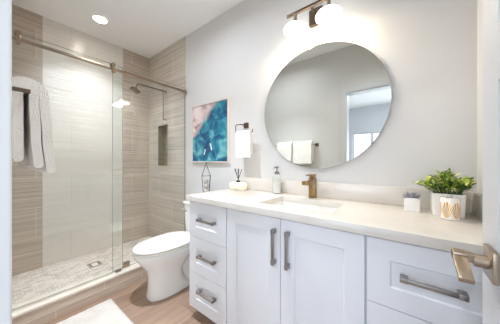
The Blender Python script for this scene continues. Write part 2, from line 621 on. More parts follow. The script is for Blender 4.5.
# ------------------------------------------------------------------ bathroom door, open against the vanity side
DX, DY0, DY1 = 0.145, -1.462, -0.755
def panel_slab(bm, face, thick, u0, u1, z0, z1, cells, rec, axis, bev=0.006):
    """A slab with sunk panels on its -axis face. face = coordinate of the visible face; cells = (u0,u1,z0,z1)."""
    us = sorted({u0, u1, *[c[0] for c in cells], *[c[1] for c in cells]})
    zs = sorted({z0, z1, *[c[2] for c in cells], *[c[3] for c in cells]})
    def P(u, w, z):
        return (w, u, z) if axis == 'x' else (u, w, z)
    key = {}
    def V(u, w, z):
        k = (round(u, 5), round(w, 5), round(z, 5))
        if k not in key:
            key[k] = bm.verts.new(P(u, w, z))
        return key[k]
    for i in range(len(us) - 1):
        for j in range(len(zs) - 1):
            a, b, c, d = us[i], us[i + 1], zs[j], zs[j + 1]
            inside = any(a >= q[0] - 1e-6 and b <= q[1] + 1e-6 and c >= q[2] - 1e-6 and d <= q[3] + 1e-6 for q in cells)
            if inside:
                continue
            bm.faces.new((V(a, face, c), V(b, face, c), V(b, face, d), V(a, face, d)))
    for a, b, c, d in cells:
        w = face + rec
        o = [V(a, face, c), V(b, face, c), V(b, face, d), V(a, face, d)]
        n = [V(a + bev, w, c + bev), V(b - bev, w, c + bev), V(b - bev, w, d - bev), V(a + bev, w, d - bev)]
        bm.faces.new(n)
        for k in range(4):
            bm.faces.new((o[k], o[(k + 1) % 4], n[(k + 1) % 4], n[k]))
    bk = face + thick
    # sides follow the grid so that the mesh closes
    per = [(u, z0) for u in us] + [(us[-1], z) for z in zs[1:]] + [(u, z1) for u in us[-2::-1]] + [(us[0], z) for z in zs[-2:0:-1]]
    bv = [V(u, bk, z) for u, z in per]
    fv = [V(u, face, z) for u, z in per]
    n = len(per)
    for k in range(n):
        bm.faces.new((fv[k], fv[(k + 1) % n], bv[(k + 1) % n], bv[k]))
    bm.faces.new(bv)
bm = bmesh.new()
cells = [(DY0 + 0.1, DY1 - 0.1, 0.24, 0.79), (DY0 + 0.1, DY1 - 0.1, 0.905, 1.315), (DY0 + 0.1, DY1 - 0.1, 1.425, 1.92)]
panel_slab(bm, DX, 0.035, DY0, DY1, 0.012, 2.03, cells, 0.011, 'x', 0.004)
door = struct('door_1', bm, M_trim)
# lever set
RZ, RY = 0.944, -0.833
hs = finish(bx(DX - 0.009, DX, RY - 0.033, RY + 0.033, RZ - 0.031, RZ + 0.031, 0.0015), 'door_handle', M_warmnick, door)
bm = bmesh.new()
cyl(bm, (DX - 0.009, RY, RZ), (DX - 0.03, RY, RZ), 0.013, 24)
box(bm, 0.083, DX - 0.028, RY - 0.011, RY + 0.011, RZ - 0.004, RZ + 0.012, 0.001)
finish(bm, 'handle_neck', M_warmnick, hs)
bm = bmesh.new()
box(bm, 0.083, 0.105, -0.078, 0.011, -0.005, 0.005, 0.001)
bmesh.ops.transform(bm, matrix=Matrix.Translation((0, RY, RZ + 0.007)) @ Matrix.Rotation(math.radians(20), 4, 'X'), verts=bm.verts)
finish(bm, 'lever', M_warmnick, hs)
for z in (0.25, 1.05, 1.8):
    bm = bmesh.new()
    cyl(bm, (DX + 0.042, DY0 + 0.0, z - 0.045), (DX + 0.042, DY0 + 0.0, z + 0.045), 0.006, 12)
    box(bm, DX + 0.03, DX + 0.038, DY0 - 0.002, DY0, z - 0.045, z + 0.045)
    finish(bm, 'hinge', M_nickel, door)

# ------------------------------------------------------------------ vanity
VF, VT, VB = -0.545, 0.86, 0.085       # face plane, cabinet top, cabinet bottom
def carcass(bm, x0, x1):
    box(bm, x0, x1, VF + 0.02, -0.002, VB, VT)
def front(name, root, x0, x1, z0, z1, fr=0.075):
    bm = bmesh.new()
    panel_slab(bm, VF, 0.0195, x0, x1, z0, z1, [(x0 + fr, x1 - fr, z0 + fr, z1 - fr)], 0.007, 'y', 0.005)
    return finish(bm, name, M_cab, root, False)
def pull(parent, c, horiz, L=0.185):
    """Square bar pull with thicker saddle ends."""
    x, z = c
    bm = bmesh.new()
    h = L / 2
    yb, yf = VF - 0.0005, VF - 0.033
    if horiz:
        box(bm, x - h, x + h, yf, yf + 0.010, z - 0.0072, z + 0.0072, 0.001)
        for s in (-1, 1):
            a, b = sorted((x + s * h, x + s * (h - 0.022)))
            box(bm, a, b, yf - 0.0015, yb, z - 0.0085, z + 0.0085, 0.0015)
    else:
        box(bm, x - 0.0068, x + 0.0068, yf, yf + 0.010, z - h, z + h, 0.001)
        for s in (-1, 1):
            a, b = sorted((z + s * h, z + s * (h - 0.022)))
            box(bm, x - 0.0085, x + 0.0085, yf - 0.0015, yb, a, b, 0.0015)
    return finish(bm, 'pull_handle', M_pull, parent)
splits = [(0.6045, 0.856), (0.3455, 0.6015), (VB, 0.3425)]
def drawer_unit(label, x0, x1, hx, zz, L):
    root = thing('drawer_cabinet', label, 'cabinet', ((x0 + x1) / 2, -0.27, 0), 'white drawer cabinets of the vanity')
    bm = bmesh.new()
    carcass(bm, x0, x1)
    finish(bm, 'cabinet_body', M_cab, root, False)
    finish(bx(x0, x1, -0.47, -0.45, 0.0, VB), 'toe_kick', M_cab, root, False)
    for (z0, z1), hz in zip(splits, zz):
        d = front('drawer_front', root, x0 + 0.004, x1 - 0.004, z0, z1)
        pull(d, (hx, hz), True, L)
drawer_unit('white three-drawer cabinet at the vanity end beside the toilet', -1.279, -0.893, -1.072, (0.743, 0.485, 0.24), 0.17)
root = thing('sink_cabinet', 'white two-door cabinet under the sink in the middle of the vanity', 'cabinet', (-0.51, -0.27, 0))
# open box so that the basin hangs free inside
bm = bmesh.new()
x0, x1 = -0.893, -0.125
box(bm, x0, x0 + 0.018, VF + 0.02, -0.002, VB, VT)
box(bm, x1 - 0.018, x1, VF + 0.02, -0.002, VB, VT)
box(bm, x0 + 0.018, x1 - 0.018, VF + 0.02, -0.002, VB, VB + 0.018)
box(bm, x0 + 0.018, x1 - 0.018, -0.014, -0.002, VB + 0.018, VT)
box(bm, x0 + 0.018, x1 - 0.018, VF + 0.02, VF + 0.038, 0.80, VT)
finish(bm, 'cabinet_body', M_cab, root, False)
finish(bx(x0, x1, -0.47, -0.45, 0.0, VB), 'toe_kick', M_cab, root, False)
d = front('cabinet_door', root, -0.889, -0.511, VB, 0.856)
pull(d, (-0.541, 0.712), False, 0.183)
d = front('cabinet_door', root, -0.508, -0.129, VB, 0.856)
pull(d, (-0.463, 0.713), False, 0.183)
drawer_unit('white drawer cabinet at the vanity end by the open door, below the plant', -0.1245, 0.277, 0.070, (0.735, 0.474, 0.214), 0.17)

# countertop with sink cut-out, backsplash and side splash
SX0, SX1, SY0, SY1 = -0.715, -0.285, -0.447, -0.147
root = thing('countertop', 'long white quartz vanity counter with low backsplash', 'counter', (-0.51, -0.28, VT))
bm = bmesh.new()
CX0, CX1, CY0, CZ0, CZ1 = -1.302, 0.279, -0.557, 0.862, 0.9
def V8(z):
    o = [(CX0, CY0), (CX1, CY0), (CX1, -0.001), (CX0, -0.001)]
    i = [(SX0, SY0), (SX1, SY0), (SX1, SY1), (SX0, SY1)]
    return [bm.verts.new((x, y, z)) for x, y in o], [bm.verts.new((x, y, z)) for x, y in i]
ot, it = V8(CZ1)
ob, ib = V8(CZ0)
for k in range(4):
    j = (k + 1) % 4
    bm.faces.new((ot[k], ot[j], it[j], it[k]))
    bm.faces.new((ob[j], ob[k], ib[k], ib[j]))
    bm.faces.new((ob[k], ob[j], ot[j], ot[k]))
    bm.faces.new((it[k], it[j], ib[j], ib[k]))
es = [e for e in bm.edges if (e.verts[0] in ot and e.verts[1] in ot) or (e.verts[0] in it and e.verts[1] in it)
      or {e.verts[0], e.verts[1]} in [{ot[k], ob[k]} for k in range(4)]]
bmesh.ops.bevel(bm, geom=es, offset=0.003, segments=2, profile=0.5, affect='EDGES')
finish(bm, 'counter_slab', M_quartz, root)
finish(bx(-1.262, CX1, -0.021, -0.001, CZ1, 1.003, 0.0015), 'backsplash', M_quartz, root)
finish(bx(CX1 - 0.02, CX1, -0.545, -0.0215, CZ1, 1.003, 0.0015), 'side_splash', M_quartz, root)

# undermount basin
def rrect(x0, x1, y0, y1, r, z, n=6):
    P = []
    for cx, cy, a in ((x1 - r, y1 - r, 0), (x0 + r, y1 - r, 90), (x0 + r, y0 + r, 180), (x1 - r, y0 + r, 270)):
        for k in range(n + 1):
            t = math.radians(a + 90 * k / n)
            P.append((cx + r * math.cos(t), cy + r * math.sin(t), z))
    return P
root = thing('sink', 'white rectangular undermount basin set into the counter', 'sink', (-0.5, -0.3, 0.72))
bm = bmesh.new()
e = 0.004
R = [rrect(SX0 - 0.02, SX1 + 0.02, SY0 - 0.02, SY1 + 0.02, 0.03, 0.8615),
     rrect(SX0 - e, SX1 + e, SY0 - e, SY1 + e, 0.02, 0.8615),
     rrect(SX0 + 0.004, SX1 - 0.004, SY0 + 0.004, SY1 - 0.004, 0.03, 0.78),
     rrect(SX0 + 0.015, SX1 - 0.015, SY0 + 0.015, SY1 - 0.015, 0.045, 0.745),
     rrect(SX0 + 0.05, SX1 - 0.05, SY0 + 0.05, SY1 - 0.05, 0.05, 0.732)]
loft(bm, R, cap0=False)
R2 = [rrect(SX0 - 0.02, SX1 + 0.02, SY0 - 0.02, SY1 + 0.02, 0.03, 0.8615),
      rrect(SX0 - 0.012, SX1 + 0.012, SY0 - 0.012, SY1 + 0.012, 0.03, 0.77),
      rrect(SX0 + 0.03, SX1 - 0.03, SY0 + 0.03, SY1 - 0.03, 0.05, 0.715)]
loft(bm, R2, cap0=False)
bmesh.ops.remove_doubles(bm, verts=bm.verts, dist=1e-5)
finish(bm, 'basin', M_porc, root, ang=50)
bm = bmesh.new()
lathe(bm, (-0.5, -0.28, 0.7325), [(0.024, 0), (0.024, 0.002), (0.016, 0.003), (0.014, 0.001), (0, 0.0005)], 24)
finish(bm, 'drain', M_bronze, root)

# faucet
root = thing('faucet', 'square brushed bronze single-lever faucet behind the sink', 'faucet', (-0.512, -0.085, 0.9))
FX, FY = -0.510, -0.085
finish(bx(FX - 0.024, FX + 0.024, FY - 0.024, FY + 0.024, 0.9006, 0.906, 0.001), 'base_plate', M_bronze, root)
finish(bx(FX - 0.021, FX + 0.021, FY - 0.021, FY + 0.021, 0.906, 1.035, 0.0015), 'faucet_body', M_bronze, root)
finish(bx(FX - 0.019, FX + 0.019, FY - 0.145, FY - 0.018, 1.000, 1.024, 0.0015), 'spout', M_bronze, root)
bm = bmesh.new()
box(bm, FX - 0.017, FX + 0.017, FY - 0.017, FY + 0.017, 1.035, 1.056, 0.001)
box(bm, FX - 0.02, FX + 0.02, FY - 0.075, FY + 0.02, 1.056, 1.064, 0.001)
finish(bm, 'lever', M_bronze, root)

# ------------------------------------------------------------------ mirror
MC = (-0.507, 1.545)
root = thing('round_mirror', 'large round frameless mirror above the sink', 'mirror', (MC[0], -0.015, MC[1]))
bm = bmesh.new()
lathe(bm, (MC[0], 0, MC[1]), [(0.40, -0.004), (0.40, -0.012)], 96, 'y')
finish(bm, 'backing', M_darkmetal, root)
bm = bmesh.new()
lathe(bm, (MC[0], 0, MC[1]), [(0.445, -0.012), (0.445, -0.0185), (0.4435, -0.020), (0.0, -0.020)], 128, 'y')
finish(bm, 'mirror_glass', M_mirror, root, ang=20)

# ------------------------------------------------------------------ vanity light
LZ = 2.212
root = thing('vanity_light', 'two-shade wall light with glowing opal glass above the mirror', 'lamp', (-0.507, -0.01, 2.2))
bm = bmesh.new()
P = rrect(-0.562, -0.462, 2.140, 2.262, 0.012, 0)
loft(bm, [[(x, 0.0, z) for x, z, _ in P], [(x, -0.018, z) for x, z, _ in P], [(x + (0.003 if x < -0.512 else -0.003), -0.021, z + (0.003 if z < 2.2 else -0.003)) for x, z, _ in P]])
finish(bm, 'wall_plate', M_bronzed, root)
bm = bmesh.new()
tube(bm, [(-0.512, -0.02, LZ), (-0.512, -0.12, LZ)], 0.009, 16)
finish(bm, 'arm', M_bronzed, root)
finish(bx(-0.69, -0.325, -0.129, -0.111, LZ - 0.008, LZ + 0.008, 0.001), 'crossbar', M_bronzed, root)
for x in (-0.624, -0.392):
    bm = bmesh.new()
    lathe(bm, (x, -0.12, 0), [(0.012, LZ - 0.008), (0.012, 2.160), (0.022, 2.154), (0.026, 2.130), (0.024, 2.126)], 24)
    hd = finish(bm, 'lamp_holder', M_warmnick, root)
    bm = bmesh.new()
    lathe(bm, (x, -0.12, 0), [(0.026, 2.128), (0.052, 2.123), (0.072, 2.112), (0.081, 2.098), (0.080, 2.088), (0.072, 2.080),
                              (0.05, 2.077), (0.0, 2.076)], 40)
    for f in bm.faces:
        f.material_index = 1 if f.calc_center_median().z < 2.088 else 0
    sh = finish(bm, 'lamp_shade', [M_opaltop, M_opal], hd, ang=60)

# recessed ceiling lights
def can(x, y, label, r=0.055, z=H):
    root = thing('recessed_light', label, 'lamp', (x, y, z))
    bm = bmesh.new()
    lathe(bm, (x, y, 0), [(r + 0.022, z - 0.001), (r + 0.022, z - 0.005), (r + 0.004, z - 0.009), (r + 0.002, z - 0.001)], 40, closed=True)
    finish(bm, 'trim_ring', M_ceil, root)
    bm = bmesh.new()
    lathe(bm, (x, y, 0), [(r + 0.002, z - 0.001), (r + 0.002, z - 0.004), (0, z - 0.004)], 40)
    finish(bm, 'lamp_disc', M_can, root)
can(-2.566, -0.732, 'round recessed ceiling light over the shower')

# ------------------------------------------------------------------ shower glass and hardware
RZB = 1.985
root = thing('shower_rail', 'flat brushed nickel sliding rail across the top of the shower', 'rail', (XG, -0.72, RZB))
finish(bx(XG + 0.006, XG + 0.016, YF + 0.012, -0.02, RZB - 0.0115, RZB + 0.0115, 0.001), 'bar', M_rail, root)
for y0, y1 in ((YF, YF + 0.013), (-0.021, -0.008)):
    finish(bx(XG - 0.003, XG + 0.026, y0, y1, RZB - 0.028, RZB + 0.028, 0.002), 'wall_bracket', M_warmnick, root)
for y in (-0.675, -0.115):
    bm = bmesh.new()
    cyl(bm, (XG - 0.0035, y, RZB), (XG + 0.0062, y, RZB), 0.010, 20)
    cyl(bm, (XG + 0.014, y, RZB), (XG + 0.0225, y, RZB), 0.016, 20)
    finish(bm, 'panel_bolt', M_rail, root)
def pane(bm, x0, x1, y0, y1, z0, z1):
    box(bm, x0, x1, y0, y1, z0, z1)
    bm.faces.ensure_lookup_table()
    for f in bm.faces:
        c = f.calc_center_median()
        if abs(c.x - x0) > 1e-5 and abs(c.x - x1) > 1e-5:
            f.material_index = 1
# fixed screen
root = thing('shower_screen', 'fixed clear glass shower panel next to the toilet', 'glass panel', (XG - 0.02, -0.39, 0.15))
bm = bmesh.new()
pane(bm, XG - 0.014, XG - 0.004, -0.768, -0.012, 0.1495, 2.03)
finish(bm, 'glass', [M_glass, M_glassedge], root, False)
for y in (-0.655,):
    finish(bx(XG - 0.024, XG + 0.008, y - 0.028, y + 0.028, 0.148, 0.195, 0.002), 'floor_clamp', M_warmnick, root)
# sliding door
root = thing('shower_door', 'sliding clear glass shower door hung on two rollers', 'shower door', (XG + 0.025, -1.06, 0.16))
bm = bmesh.new()
pane(bm, XG + 0.024, XG + 0.033, -1.44, -0.70, 0.163, 2.02)
finish(bm, 'glass', [M_glass, M_glassedge], root, False)
finish(bx(XG + 0.022, XG + 0.035, -1.44, -0.70, 0.150, 0.163), 'bottom_seal', mat('clear_seal', (220, 216, 208), 0.3), root, False)
for y in (-1.335, -0.775):
    bm = bmesh.new()
    lathe(bm, (0, y, RZB + 0.031), [(0.0185, XG + 0.002), (0.0185, XG + 0.020)], 28, 'x')
    cyl(bm, (XG + 0.018, y, RZB + 0.031), (XG + 0.044, y, RZB + 0.031), 0.016, 24)
    cyl(bm, (XG + 0.034, y, RZB - 0.034), (XG + 0.046, y, RZB - 0.034), 0.014, 24)
    box(bm, XG + 0.034, XG + 0.040, y - 0.011, y + 0.011, RZB - 0.044, RZB + 0.046, 0.002)
    finish(bm, 'roller', M_rail, root)
bm = bmesh.new()
box(bm, XG + 0.016, XG + 0.042, -0.76, -0.715, 0.148, 0.168, 0.002)
o = finish(bm, 'door_guide', M_nickel)
tag(o, 'small metal floor guide under the corner of the sliding shower door', 'door guide')

# shower arm and head
root = thing('rain_shower', 'square rain shower head on a long wall arm', 'shower head', (-2.53, -0.008, 2.075))
AX, AZ = -2.53, 2.078
bm = bmesh.new()
tube(bm, [(AX, -0.045, AZ), (AX, -0.34, AZ), (AX, -0.37, AZ - 0.006), (AX, -0.385, AZ - 0.03), (AX, -0.388, AZ - 0.055)], 0.009, 14)
finish(bm, 'arm', M_bronzed, root)
bm = bmesh.new()
tube(bm, [(AX, -0.045, AZ + 0.015), (AX, -0.045, 1.70)], 0.0045, 14)
finish(bm, 'riser_pipe', M_bronzed, root)
for z in (AZ, 1.705):
    bm = bmesh.new()
    cyl(bm, (AX, -0.013, z), (AX, -0.055, z), 0.012 if z > 2 else 0.008, 18)
    cyl(bm, (AX, -0.008, z), (AX, -0.014, z), 0.024 if z > 2 else 0.013, 24)
    finish(bm, 'wall_mount', M_warmnick, root)
bm = bmesh.new()
box(bm, -0.047, 0.047, -0.052, 0.052, -0.012, 0.0, 0.003)
lathe(bm, (0, 0, 0), [(0.028, 0), (0.02, 0.014), (0.012, 0.026)], 20)
bmesh.ops.transform(bm, matrix=Matrix.Translation((AX, -0.396, AZ - 0.08)) @ Matrix.Rotation(math.radians(-26), 4, 'X'), verts=bm.verts)
finish(bm, 'spray_plate', M_bronzed, root)
# floor drain
root = thing('shower_drain', 'small square metal drain in the shower floor', 'drain', (-2.63, -0.76, 0.05))
bm = bmesh.new()
for a in ((-0.055, 0.055, -0.055, -0.049), (-0.055, 0.055, 0.049, 0.055), (-0.055, -0.049, -0.049, 0.049), (0.049, 0.055, -0.049, 0.049)):
    box(bm, -2.63 + a[0], -2.63 + a[1], -0.76 + a[2], -0.76 + a[3], 0.05, 0.054)
finish(bm, 'drain_frame', M_nickel, root, False)
bm = bmesh.new()
box(bm, -2.672, -2.588, -0.802, -0.718, 0.0502, 0.052)
finish(bm, 'drain_grate', M_stone, root, False)
for y in (-0.795, -0.725):
    finish(bx(-2.668, -2.592, y - 0.006, y + 0.006, 0.0521, 0.0535), 'drain_slot', M_darkmetal, root, False)

# ------------------------------------------------------------------ toilet
TX = -1.70
def egg(hw, yf, yb, z, n=48, ex=2.2, split=0.42):
    """Egg-shaped ring: blunt at the back (yb), long and round at the front (yf)."""
    yc = yb + (yf - yb) * split
    P = []
    for k in range(n):
        t = 2 * math.pi * k / n
        c, s = math.cos(t), math.sin(t)
        x = hw * math.copysign(abs(c) ** (2 / ex), c)
        ly = (yc - yf) if s < 0 else (yb - yc)
        y = yc + ly * math.copysign(abs(s) ** (2 / (ex if s < 0 else 2.8)), s)
        P.append((TX + x, y, z))
    return P
root = thing('toilet', 'white two-piece toilet with closed lid between shower and vanity', 'toilet', (TX, -0.4, 0))
bm = bmesh.new()
loft(bm, [egg(0.112, -0.648, -0.20, 0.0, ex=2.8), egg(0.112, -0.650, -0.20, 0.02, ex=2.8), egg(0.104, -0.640, -0.30, 0.06, ex=2.6),
          egg(0.102, -0.636, -0.34, 0.13, ex=2.4), egg(0.108, -0.640, -0.34, 0.19), egg(0.126, -0.660, -0.31, 0.245),
          egg(0.152, -0.700, -0.25, 0.30), egg(0.173, -0.735, -0.19, 0.345), egg(0.181, -0.748, -0.18, 0.375),
          egg(0.181, -0.750, -0.18, 0.395), egg(0.176, -0.745, -0.185, 0.400)])
finish(bm, 'bowl', M_porc, root, ang=60)
bm = bmesh.new()
loft(bm, [rrect(TX - 0.10, TX + 0.10, -0.30, -0.05, 0.04, 0.0), rrect(TX - 0.10, TX + 0.10, -0.30, -0.05, 0.04, 0.02), rrect(TX - 0.06, TX + 0.06, -0.36, -0.08, 0.05, 0.05),
          rrect(TX - 0.055, TX + 0.055, -0.37, -0.08, 0.05, 0.25), rrect(TX - 0.14, TX + 0.14, -0.33, -0.04, 0.05, 0.33), rrect(TX - 0.15, TX + 0.15, -0.26, -0.03, 0.03, 0.368)])
finish(bm, 'trapway', M_porc, root, ang=60)
bm = bmesh.new()
loft(bm, [egg(0.180, -0.748, -0.235, 0.402), egg(0.186, -0.756, -0.232, 0.406), egg(0.187, -0.757, -0.232, 0.414), egg(0.182, -0.752, -0.235, 0.418)])
finish(bm, 'seat', M_seat, root, ang=60)
bm = bmesh.new()
loft(bm, [egg(0.180, -0.750, -0.225, 0.420), egg(0.187, -0.758, -0.22, 0.424), egg(0.188, -0.759, -0.22, 0.432), egg(0.182, -0.752, -0.225, 0.440),
          egg(0.16, -0.725, -0.24, 0.446), egg(0.10, -0.64, -0.28, 0.450), egg(0.02, -0.50, -0.36, 0.452)])
finish(bm, 'lid', M_seat, root, ang=60)
for s in (-1, 1):
    finish(bx(TX + s * 0.075 - 0.018, TX + s * 0.075 + 0.018, -0.232, -0.215, 0.400, 0.432, 0.004), 'lid_hinge', M_seat, root)
bm = bmesh.new()
def tk(hw, y0, y1, z, r=0.03):
    return rrect(TX + 0.03 - hw, TX + 0.03 + hw, y0, y1, r, z)
loft(bm, [tk(0.15, -0.19, -0.03, 0.37), tk(0.17, -0.195, -0.022, 0.40), tk(0.185, -0.205, -0.02, 0.70), tk(0.185, -0.205, -0.02, 0.705)])
finish(bm, 'tank', M_porc, root, ang=50)
bm = bmesh.new()
loft(bm, [tk(0.190, -0.210, -0.015, 0.706), tk(0.193, -0.213, -0.013, 0.712), tk(0.193, -0.213, -0.013, 0.728), tk(0.187, -0.207, -0.018, 0.735)])
finish(bm, 'tank_lid', M_porc, root, ang=50)
bm = bmesh.new()
cyl(bm, (TX - 0.135, -0.2045, 0.65), (TX - 0.135, -0.222, 0.65), 0.012, 16)
tube(bm, [(TX - 0.135, -0.219, 0.65), (TX - 0.10, -0.222, 0.648), (TX - 0.065, -0.222, 0.644)], 0.006, 10)
finish(bm, 'flush_lever', M_chrome, root)

# ------------------------------------------------------------------ wall objects
# framed picture
PX0, PX1, PZ0, PZ1 = -1.953, -1.372, 1.140, 1.778
root = thing('framed_picture', 'teal and blue poured-paint abstract picture in a pale frame above the toilet', 'picture', ((PX0 + PX1) / 2, 0, PZ0))
bm = bmesh.new()
t = 0.012
box(bm, PX0, PX0 + t, -0.028, -0.001, PZ0, PZ1)
box(bm, PX1 - t, PX1, -0.028, -0.001, PZ0, PZ1)
box(bm, PX0 + t, PX1 - t, -0.028, -0.001, PZ0, PZ0 + t)
box(bm, PX0 + t, PX1 - t, -0.028, -0.001, PZ1 - t, PZ1)
finish(bm, 'frame', M_frame, root, False)
bm = bmesh.new()
box(bm, PX0 + t, PX1 - t, -0.018, -0.002, PZ0 + t, PZ1 - t)
art = finish(bm, 'canvas', M_art, root, False)
M_fleck = mat('white_paint_fleck', (214, 226, 228), 0.4)
def brush(x, z, w, h, a):
    P = []
    for k in range(16):
        th = 2 * math.pi * k / 16
        u, v = w * math.cos(th) * (0.6 + 0.4 * math.sin(th * 1.5)), h * math.sin(th)
        P.append((x + u * math.cos(a) - v * math.sin(a), z + u * math.sin(a) + v * math.cos(a)))
    bm = bmesh.new()
    loft(bm, [[(p, -0.0178, q) for p, q in P], [(p, -0.0192, q) for p, q in P]])
    finish(bm, 'paint_fleck', M_fleck, art)
brush(-1.735, 1.255, 0.016, 0.034, -0.35)
brush(-1.635, 1.305, 0.022, 0.042, 0.35)

# towel ring with hand towel
root = thing('towel_ring', 'open square bronze towel ring on the wall beside the mirror', 'towel ring', (-1.165, 0, 1.48))
finish(bx(-1.190, -1.140, -0.012, 0, 1.458, 1.508, 0.002), 'wall_plate', M_bronzed, root)
bm = bmesh.new()
TY = -0.078
tube(bm, [(-1.165, -0.012, 1.483), (-1.165, TY + 0.008, 1.483), (-1.173, TY, 1.483), (-1.222, TY, 1.483), (-1.229, TY, 1.476), (-1.229, TY, 1.412), (-1.222, TY, 1.405),
          (-1.045, TY, 1.405), (-1.037, TY, 1.412), (-1.037, TY, 1.430)], 0.0042, 12)
finish(bm, 'ring_bar', M_bronzed, root)

def draped(bm, axis, u0, u1, bar, r, th, zin, zout, wob=0.004, nu=26, seed=0, flare=0.0, ysign=-1):
    """A thick folded towel over a bar running along X. bar=(y,z) of the bar; ysign: side of the outer flap."""
    rnd = random.Random(seed)
    ph = [rnd.uniform(0, 6.28) for _ in range(6)]
    by, bz = bar
    def path(rad, n1=14, na=10):
        P = []
        for k in range(n1):
            P.append((-1, -rad, zin + (bz - zin) * k / n1))
        for k in range(na + 1):
            t = math.pi * k / na
            P.append((0, -rad * math.cos(t), bz + rad * math.sin(t)))
        for k in range(1, n1 + 1):
            P.append((1, rad, bz - (bz - zout) * k / n1))
        return P
    A, B = path(r), path(r + th)
    rm = r + th / 2
    capo = [(1, rm + th / 2 * math.cos(t), zout - th / 2 * math.sin(t)) for t in [math.pi * k / 6 for k in range(1, 6)]]
    capi = [(-1, -(rm - th / 2 * math.cos(t)), zin - th / 2 * math.sin(t)) for t in [math.pi * k / 6 for k in range(1, 6)]]
    loop_in = A
    loop_out = B
    rings = []
    for i in range(nu + 1):
        s = i / nu
        u = u0 + (u1 - u0) * s
        ring = []
        for layer, L in ((1, loop_out + capo), (0, loop_in[::-1] + capi)):
            for (sd, y, z) in L:
                d = max(0.0, (bz - z)) / (bz - min(zin, zout) + th)
                w = wob * (math.sin(9 * s + ph[0] + 3 * d) + 0.6 * math.sin(23 * s + ph[1]) + 0.5 * math.sin(5 * d * 3 + ph[2] + 4 * s)) * (0.3 + d)
                uu = u + (0.5 - s) * 0.0 + wob * 0.7 * math.sin(11 * d + ph[3] + layer)
                yy = y + (w + flare * d) * (1 if y > 0 else 0.4) * (1 if sd >= 0 else 0.3)
                ring.append((uu, by + ysign * yy, z + wob * 0.6 * math.sin(7 * s + ph[4]) * d))
        rings.append(ring)
    loft(bm, rings)
bm = bmesh.new()
draped(bm, 'x', -1.213, -1.052, (TY, 1.405), 0.0062, 0.012, 1.215, 1.190, 0.002, seed=3)
# narrow part gathered over the bar's corner
o = finish(bm, 'hand_towel', M_towel, ang=60)
tag(o, 'small white hand towel hanging from the square towel ring', 'towel')

# bath towels on the door wall
root = thing('towel_bar', 'bronze towel bar on the wall beside the doorway', 'towel bar', (-1.305, YF, 1.405))
BYT, BZT = YF + 0.077, 1.388
bm = bmesh.new()
cyl(bm, (-1.625, BYT, BZT), (-1.0, BYT, BZT), 0.0048, 16)
finish(bm, 'bar', M_bronzed, root)
for x in (-1.61, -1.0):
    bm = bmesh.new()
    box(bm, x - 0.024, x + 0.024, YF, YF + 0.012, BZT - 0.024, BZT + 0.024, 0.002)
    box(bm, x - 0.006, x + 0.006, YF + 0.012, BYT + 0.007, BZT - 0.006, BZT + 0.006, 0.001)
    finish(bm, 'bar_post', M_bronzed, root)
M_towelS = M_towel
def bath_towel(x0, x1, label, seed):
    root = thing('bath_towel', label, 'towel', ((x0 + x1) / 2, BYT, 1.15), 'white bath towels on the bar')
    bm = bmesh.new()
    draped(bm, 'x', x0, x1, (BYT, BZT), 0.0065, 0.025, 1.165, 1.140, 0.002, seed=seed, flare=0.010, ysign=1)
    finish(bm, 'towel', M_towel, root, ang=70)
    bm = bmesh.new()
    draped(bm, 'x', x0 + 0.006, x1 - 0.002, (BYT, BZT), 0.0318, 0.025, 1.20, 1.122, 0.002, seed=seed, flare=0.017, ysign=1)
    finish(bm, 'outer_fold', M_towel, root, ang=70)
bath_towel(-1.585, -1.335, 'folded white bath towel on the bar, the one nearer the shower', 11)
bath_towel(-1.315, -1.035, 'folded white bath towel on the bar, the one nearer the doorway', 21)

# ------------------------------------------------------------------ bath mat
bm = bmesh.new()
x0, x1, y0, y1 = -1.945, -1.14, -1.34, -0.83
nx, ny = 80, 50
g = []
rnd = random.Random(4)
for i in range(nx + 1):
    row = []
    for j in range(ny + 1):
        e = min(i, nx - i, j, ny - j)
        h = 0.004 if e == 0 else (0.016 if e == 1 else 0.022 + rnd.uniform(-0.003, 0.003))
        row.append(bm.verts.new((x0 + (x1 - x0) * i / nx, y0 + (y1 - y0) * j / ny, h)))
    g.append(row)
for i in range(nx):
    for j in range(ny):
        bm.faces.new((g[i][j], g[i + 1][j], g[i + 1][j + 1], g[i][j + 1]))
rim = [g[i][0] for i in range(nx + 1)] + [g[nx][j] for j in range(1, ny + 1)] + [g[i][ny] for i in range(nx - 1, -1, -1)] + [g[0][j] for j in range(ny - 1, 0, -1)]
low = [bm.verts.new((v.co.x, v.co.y, 0.0005)) for v in rim]
for k in range(len(rim)):
    bm.faces.new((rim[k], rim[(k + 1) % len(rim)], low[(k + 1) % len(rim)], low[k]))
bm.faces.new(low)
o = finish(bm, 'bath_mat', M_mat, ang=80)
tag(o, 'white fluffy rectangular bath mat on the wood floor in front of the shower curb', 'mat')

# ------------------------------------------------------------------ counter objects
# reed diffuser
root = thing('reed_diffuser', 'cream ribbed diffuser with dark reeds on the counter end below the towel ring', 'diffuser', (-1.19, -0.09, 0.9))
bm = bmesh.new()
P0 = []
n = 96
cx, cy = -1.190, -0.088
def ribbed(hw, hd, z, a):
    P = []
    for k in range(n):
        t = 2 * math.pi * k / n
        c, s = math.cos(t), math.sin(t)
        q = 1 + a * math.cos(16 * t)
        P.append((cx + hw * q * math.copysign(abs(c) ** 0.5, c), cy + hd * q * math.copysign(abs(s) ** 0.5, s), z))
    return P
loft(bm, [ribbed(0.078, 0.036, 0.9006, 0.0), ribbed(0.084, 0.040, 0.904, 0.045), ribbed(0.084, 0.040, 0.955, 0.045), ribbed(0.08, 0.037, 0.962, 0.01), ribbed(0.03, 0.02, 0.964, 0)])
finish(bm, 'vessel', M_cream, root, ang=60)
bm = bmesh.new()
lathe(bm, (cx, cy, 0), [(0.017, 0.962), (0.017, 0.978), (0.013, 0.98), (0.013, 0.966), (0, 0.966)], 20)
finish(bm, 'neck', M_darkmetal, root)
